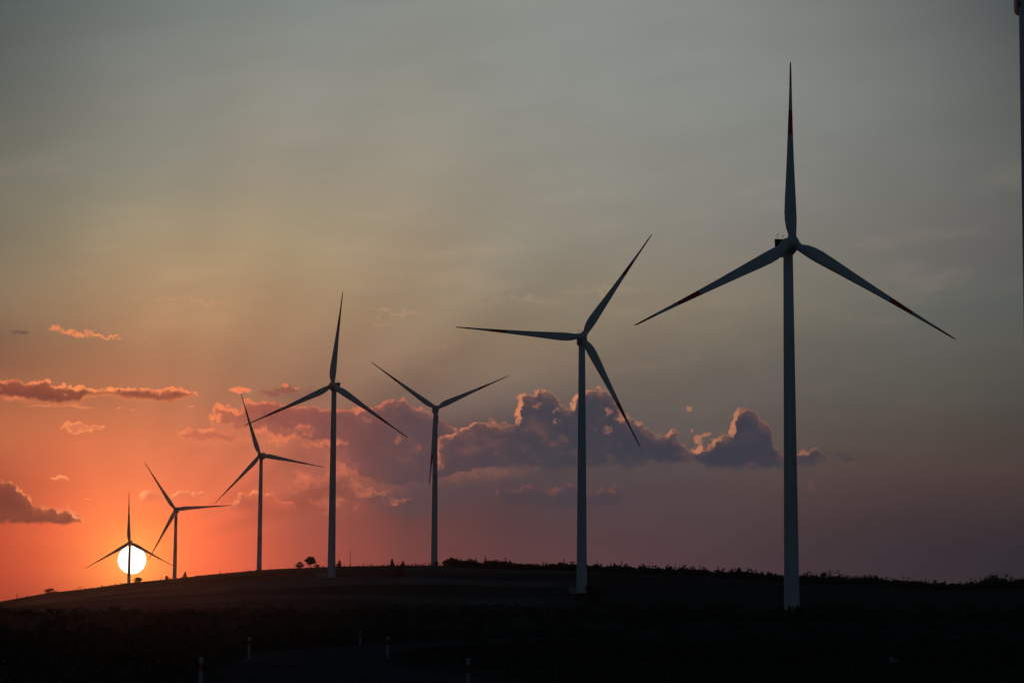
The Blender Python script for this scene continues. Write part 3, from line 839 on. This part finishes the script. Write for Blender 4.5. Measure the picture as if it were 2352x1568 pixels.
# grass on the verges
V, Fc = [], []
for _ in range(5200):
    D = rng.uniform(95, 300); px = rng.uniform(-40, 2400)
    p = on(px, D)
    if road_dist(p.x, p.y) < 4.2+(2.6 if 60 < D < 128 and p.x > -5 else 0): continue
    for _ in range(5):
        q = p+Vector((rng.uniform(-.4,.4), rng.uniform(-.4,.4), 0)); a = rng.uniform(0, 3.14); h = rng.uniform(.2, .55)
        d = Vector((math.cos(a), math.sin(a), 0))*.035; t = Vector((rng.uniform(-.2,.2), rng.uniform(-.2,.2), h)); b = len(V)
        V += [tuple(q-d), tuple(q+d), tuple(q+t)]; Fc.append((b, b+1, b+2))
raw_obj('grass', V, Fc, M_grass); tag(bpy.data.objects['grass'], 'rough dark grass on the road verges', 'grass', None, 'stuff')

# ------------------------------------------------------------------ small things
M_post = material('white_plastic', simple((.27, .28, .30), .6, .15, 6))
M_black = material('black_band', simple((.02, .02, .02), .6, .1, 6))
M_refl = material('red_reflector', simple((.35, .01, .01), .25, .1, 6))
POSTS = [(466, 84, 'white roadside post at the bottom edge, cut off by the picture'),
         (1077, 84, 'white roadside post with a red reflector right of the road'),
         (575, 146, 'slim white roadside post on the left verge, tallest in full view'),
         (892, 153, 'white roadside post with a dark band at the inside of the bend'),
         (829, 215, 'farthest and smallest white roadside post at the outer bend')]
def post_parts(root):
    bm = bmesh.new()
    prof = [(-.06,-.05),(.06,-.05),(.045,.045),(0,.06),(-.045,.045)]
    lo = [bm.verts.new((x, y, -.2)) for x, y in prof]; hi = [bm.verts.new((x, y, 1.05+(.05 if y > 0 else 0))) for x, y in prof]
    for k in range(5): bm.faces.new((lo[k], lo[(k+1) % 5], hi[(k+1) % 5], hi[k]))
    bm.faces.new(hi); bm.faces.new(lo[::-1])
    bmesh.ops.recalc_face_normals(bm, faces=bm.faces)
    a = mesh_obj('post', bm, M_post, root)
    bm = bmesh.new(); box(bm, -.063, .063, -.054, -.0505, .70, .92)
    b = mesh_obj('band', bm, M_black, root)
    bm = bmesh.new(); box(bm, -.028, .028, -.062, -.0545, .73, .89, .002)
    c = mesh_obj('reflector', bm, M_refl, b)
    return a, b, c
src = None
for px, D, lab in POSTS:
    p = on(px, D)
    root = empty('delineator_post', p, -math.atan2(p.x, p.y)); tag(root, lab, 'roadside post', 'delineator posts along the road')
    if src is None: src = post_parts(root)
    else:
        a, b, c = (o.copy() for o in src)
        for o in (a, b, c): COL.objects.link(o)
        a.parent = root; b.parent = root; c.parent = b
# transformer kiosks
M_kiosk = material('kiosk_panel', simple((.32, .33, .35), .5, .08, 2))
M_kiosk2 = material('kiosk_door', simple((.22, .23, .26), .5, .08, 2))
def kiosk(p, w, h, d, doors, lab):
    root = empty('transformer_kiosk', p, -math.atan2(p.x, p.y)); tag(root, lab, 'kiosk')
    bm = bmesh.new(); box(bm, -w/2, w/2, 0, d, -.6, h, .03); mesh_obj('wall', bm, M_kiosk, root)
    bm = bmesh.new(); box(bm, -w/2-.12, w/2+.12, -.12, d+.12, h+.003, h+.16, .03); mesh_obj('roof', bm, M_kiosk, root)
    for k in range(doors):
        x = -w/2+w*(k+.5)/doors; q = w/doors*.38
        bm = bmesh.new(); box(bm, x-q, x+q, -.04, -.003, .15, h-.25, .01)
        for j in range(4): box(bm, x-q*.7, x+q*.7, -.055, -.042, h-.9+j*.14, h-.83+j*.14)
        mesh_obj('door', bm, M_kiosk2, root)
b4, b6 = BASES[3], BASES[5]
x = sight(736, 1330).x*1379
kiosk(Vector((x, b4[1]-2, surf_z(x, b4[1]-2))), 5.4, 2.6, 2.6, 3, 'long pale kiosk with three doors beside a turbine foot')
x = sight(1316, 1330).x*1040
kiosk(Vector((x, 1042, surf_z(x, 1042))), 2.3, 2.0, 2.0, 1, 'small pale kiosk half hidden by shrubs at a turbine foot')
# power pole far left
D = 2250; top = at(39, 1363.5, D); gz = surf_z(top.x, D)
root = empty('utility_pole', (top.x, D, gz)); tag(root, 'thin wooden power pole with one crossarm, far left on the ridge', 'power pole')
H = top.z-gz
bm = bmesh.new(); tube(bm, [(0,0,-.5), (0,0,H)], [.26, .2], 10); mesh_obj('pole', bm, M_bark, root)
bm = bmesh.new(); box(bm, -1.3, 1.3, -.36, -.21, H-.75, H-.5); mesh_obj('crossarm', bm, M_bark, root)
for xx in (-1.1, 0.55, 1.1):
    bm = bmesh.new(); tube(bm, [(xx,-.28,H-.5), (xx,-.28,H-.32), (xx,-.28,H-.2)], [.05, .09, .05], 8); mesh_obj('insulator', bm, M_steel, root)
# lattice mast on the crest
D = 2400; top = at(805, 1256, D); gz = surf_z(top.x, D); H = top.z-gz
root = empty('lattice_mast', (top.x, D, gz)); tag(root, 'hair thin lattice mast rising behind the crest right of the kiosk turbine', 'mast')
bm = bmesh.new()
legs = [(.42*math.cos(a), .42*math.sin(a)) for a in (math.pi/2, math.pi*7/6, math.pi*11/6)]
for lx, ly in legs: tube(bm, [(lx,ly,-.5), (lx,ly,H-3)], [.07, .07], 6)
nb = int(H/1.2)
for k in range(nb-3):
    for j in range(3):
        a, b = legs[j], legs[(j+1) % 3]
        tube(bm, [(a[0],a[1],k*1.2), (b[0],b[1],(k+1)*1.2)], [.035, .035], 4)
mesh_obj('lattice', bm, M_steel, root)
bm = bmesh.new(); tube(bm, [(0,0,H-3.2), (0,0,H)], [.09, .05], 6); box(bm, -.5, .5, -.5, .5, H-3.25, H-3.1); mesh_obj('antenna', bm, M_steel, root)
# small pale marker in the scrub at right
p = on(2050, 150); p = Vector((p.x, p.y, max(p.z, 1.7+sight(2050, 1521).z*150)))
D = 150; py = 1521
for D in range(100, 330, 2):
    q = on(2050, D)
    if (q.z-1.7)/D >= sight(2050, py).z: p = q; break
print('marker at', D)
root = empty('marker_stone', p, .3); tag(root, 'small pale marker block half sunk in dark scrub, far right foreground', 'marker')
s = D/PX
bm = bmesh.new(); box(bm, -10*s, -3*s, -.1, .1, -.1, 14*s, .02); mesh_obj('slab', bm, M_post, root)
bm = bmesh.new(); box(bm, 1*s, 9*s, -.05, .12, -.1, 10*s, .02); mesh_obj('footing', bm, M_kiosk2, root)

# ------------------------------------------------------------------ haze
bm = bmesh.new(); box(bm, -4300, 4300, -1000, 5300, -60, 420)
hz = bpy.data.materials.new('haze_air'); hz.use_nodes = True
t = hz.node_tree; t.nodes.clear()
pv = t.nodes.new('ShaderNodeVolumePrincipled'); mo = t.nodes.new('ShaderNodeOutputMaterial'); t.links.new(pv.outputs[0], mo.inputs['Volume'])
pv.inputs['Color'].default_value = (.92, .90, .88, 1); pv.inputs['Density'].default_value = 1.25e-5; pv.inputs['Anisotropy'].default_value = .95
haze = mesh_obj('haze', bm, hz); tag(haze, kind='stuff')

# ------------------------------------------------------------------ render settings
scene.view_settings.view_transform = 'Standard'; scene.view_settings.look = 'None'
scene.view_settings.exposure = 0; scene.view_settings.gamma = 1
scene.render.engine = 'CYCLES'
cy = scene.cycles
cy.max_bounces = 4; cy.diffuse_bounces = 2; cy.glossy_bounces = 2; cy.volume_bounces = 0; cy.transparent_max_bounces = 8
cy.use_denoising = True; cy.denoiser = 'OPENIMAGEDENOISE'; cy.denoising_input_passes = 'RGB_ALBEDO_NORMAL'; cy.sample_clamp_indirect = 2
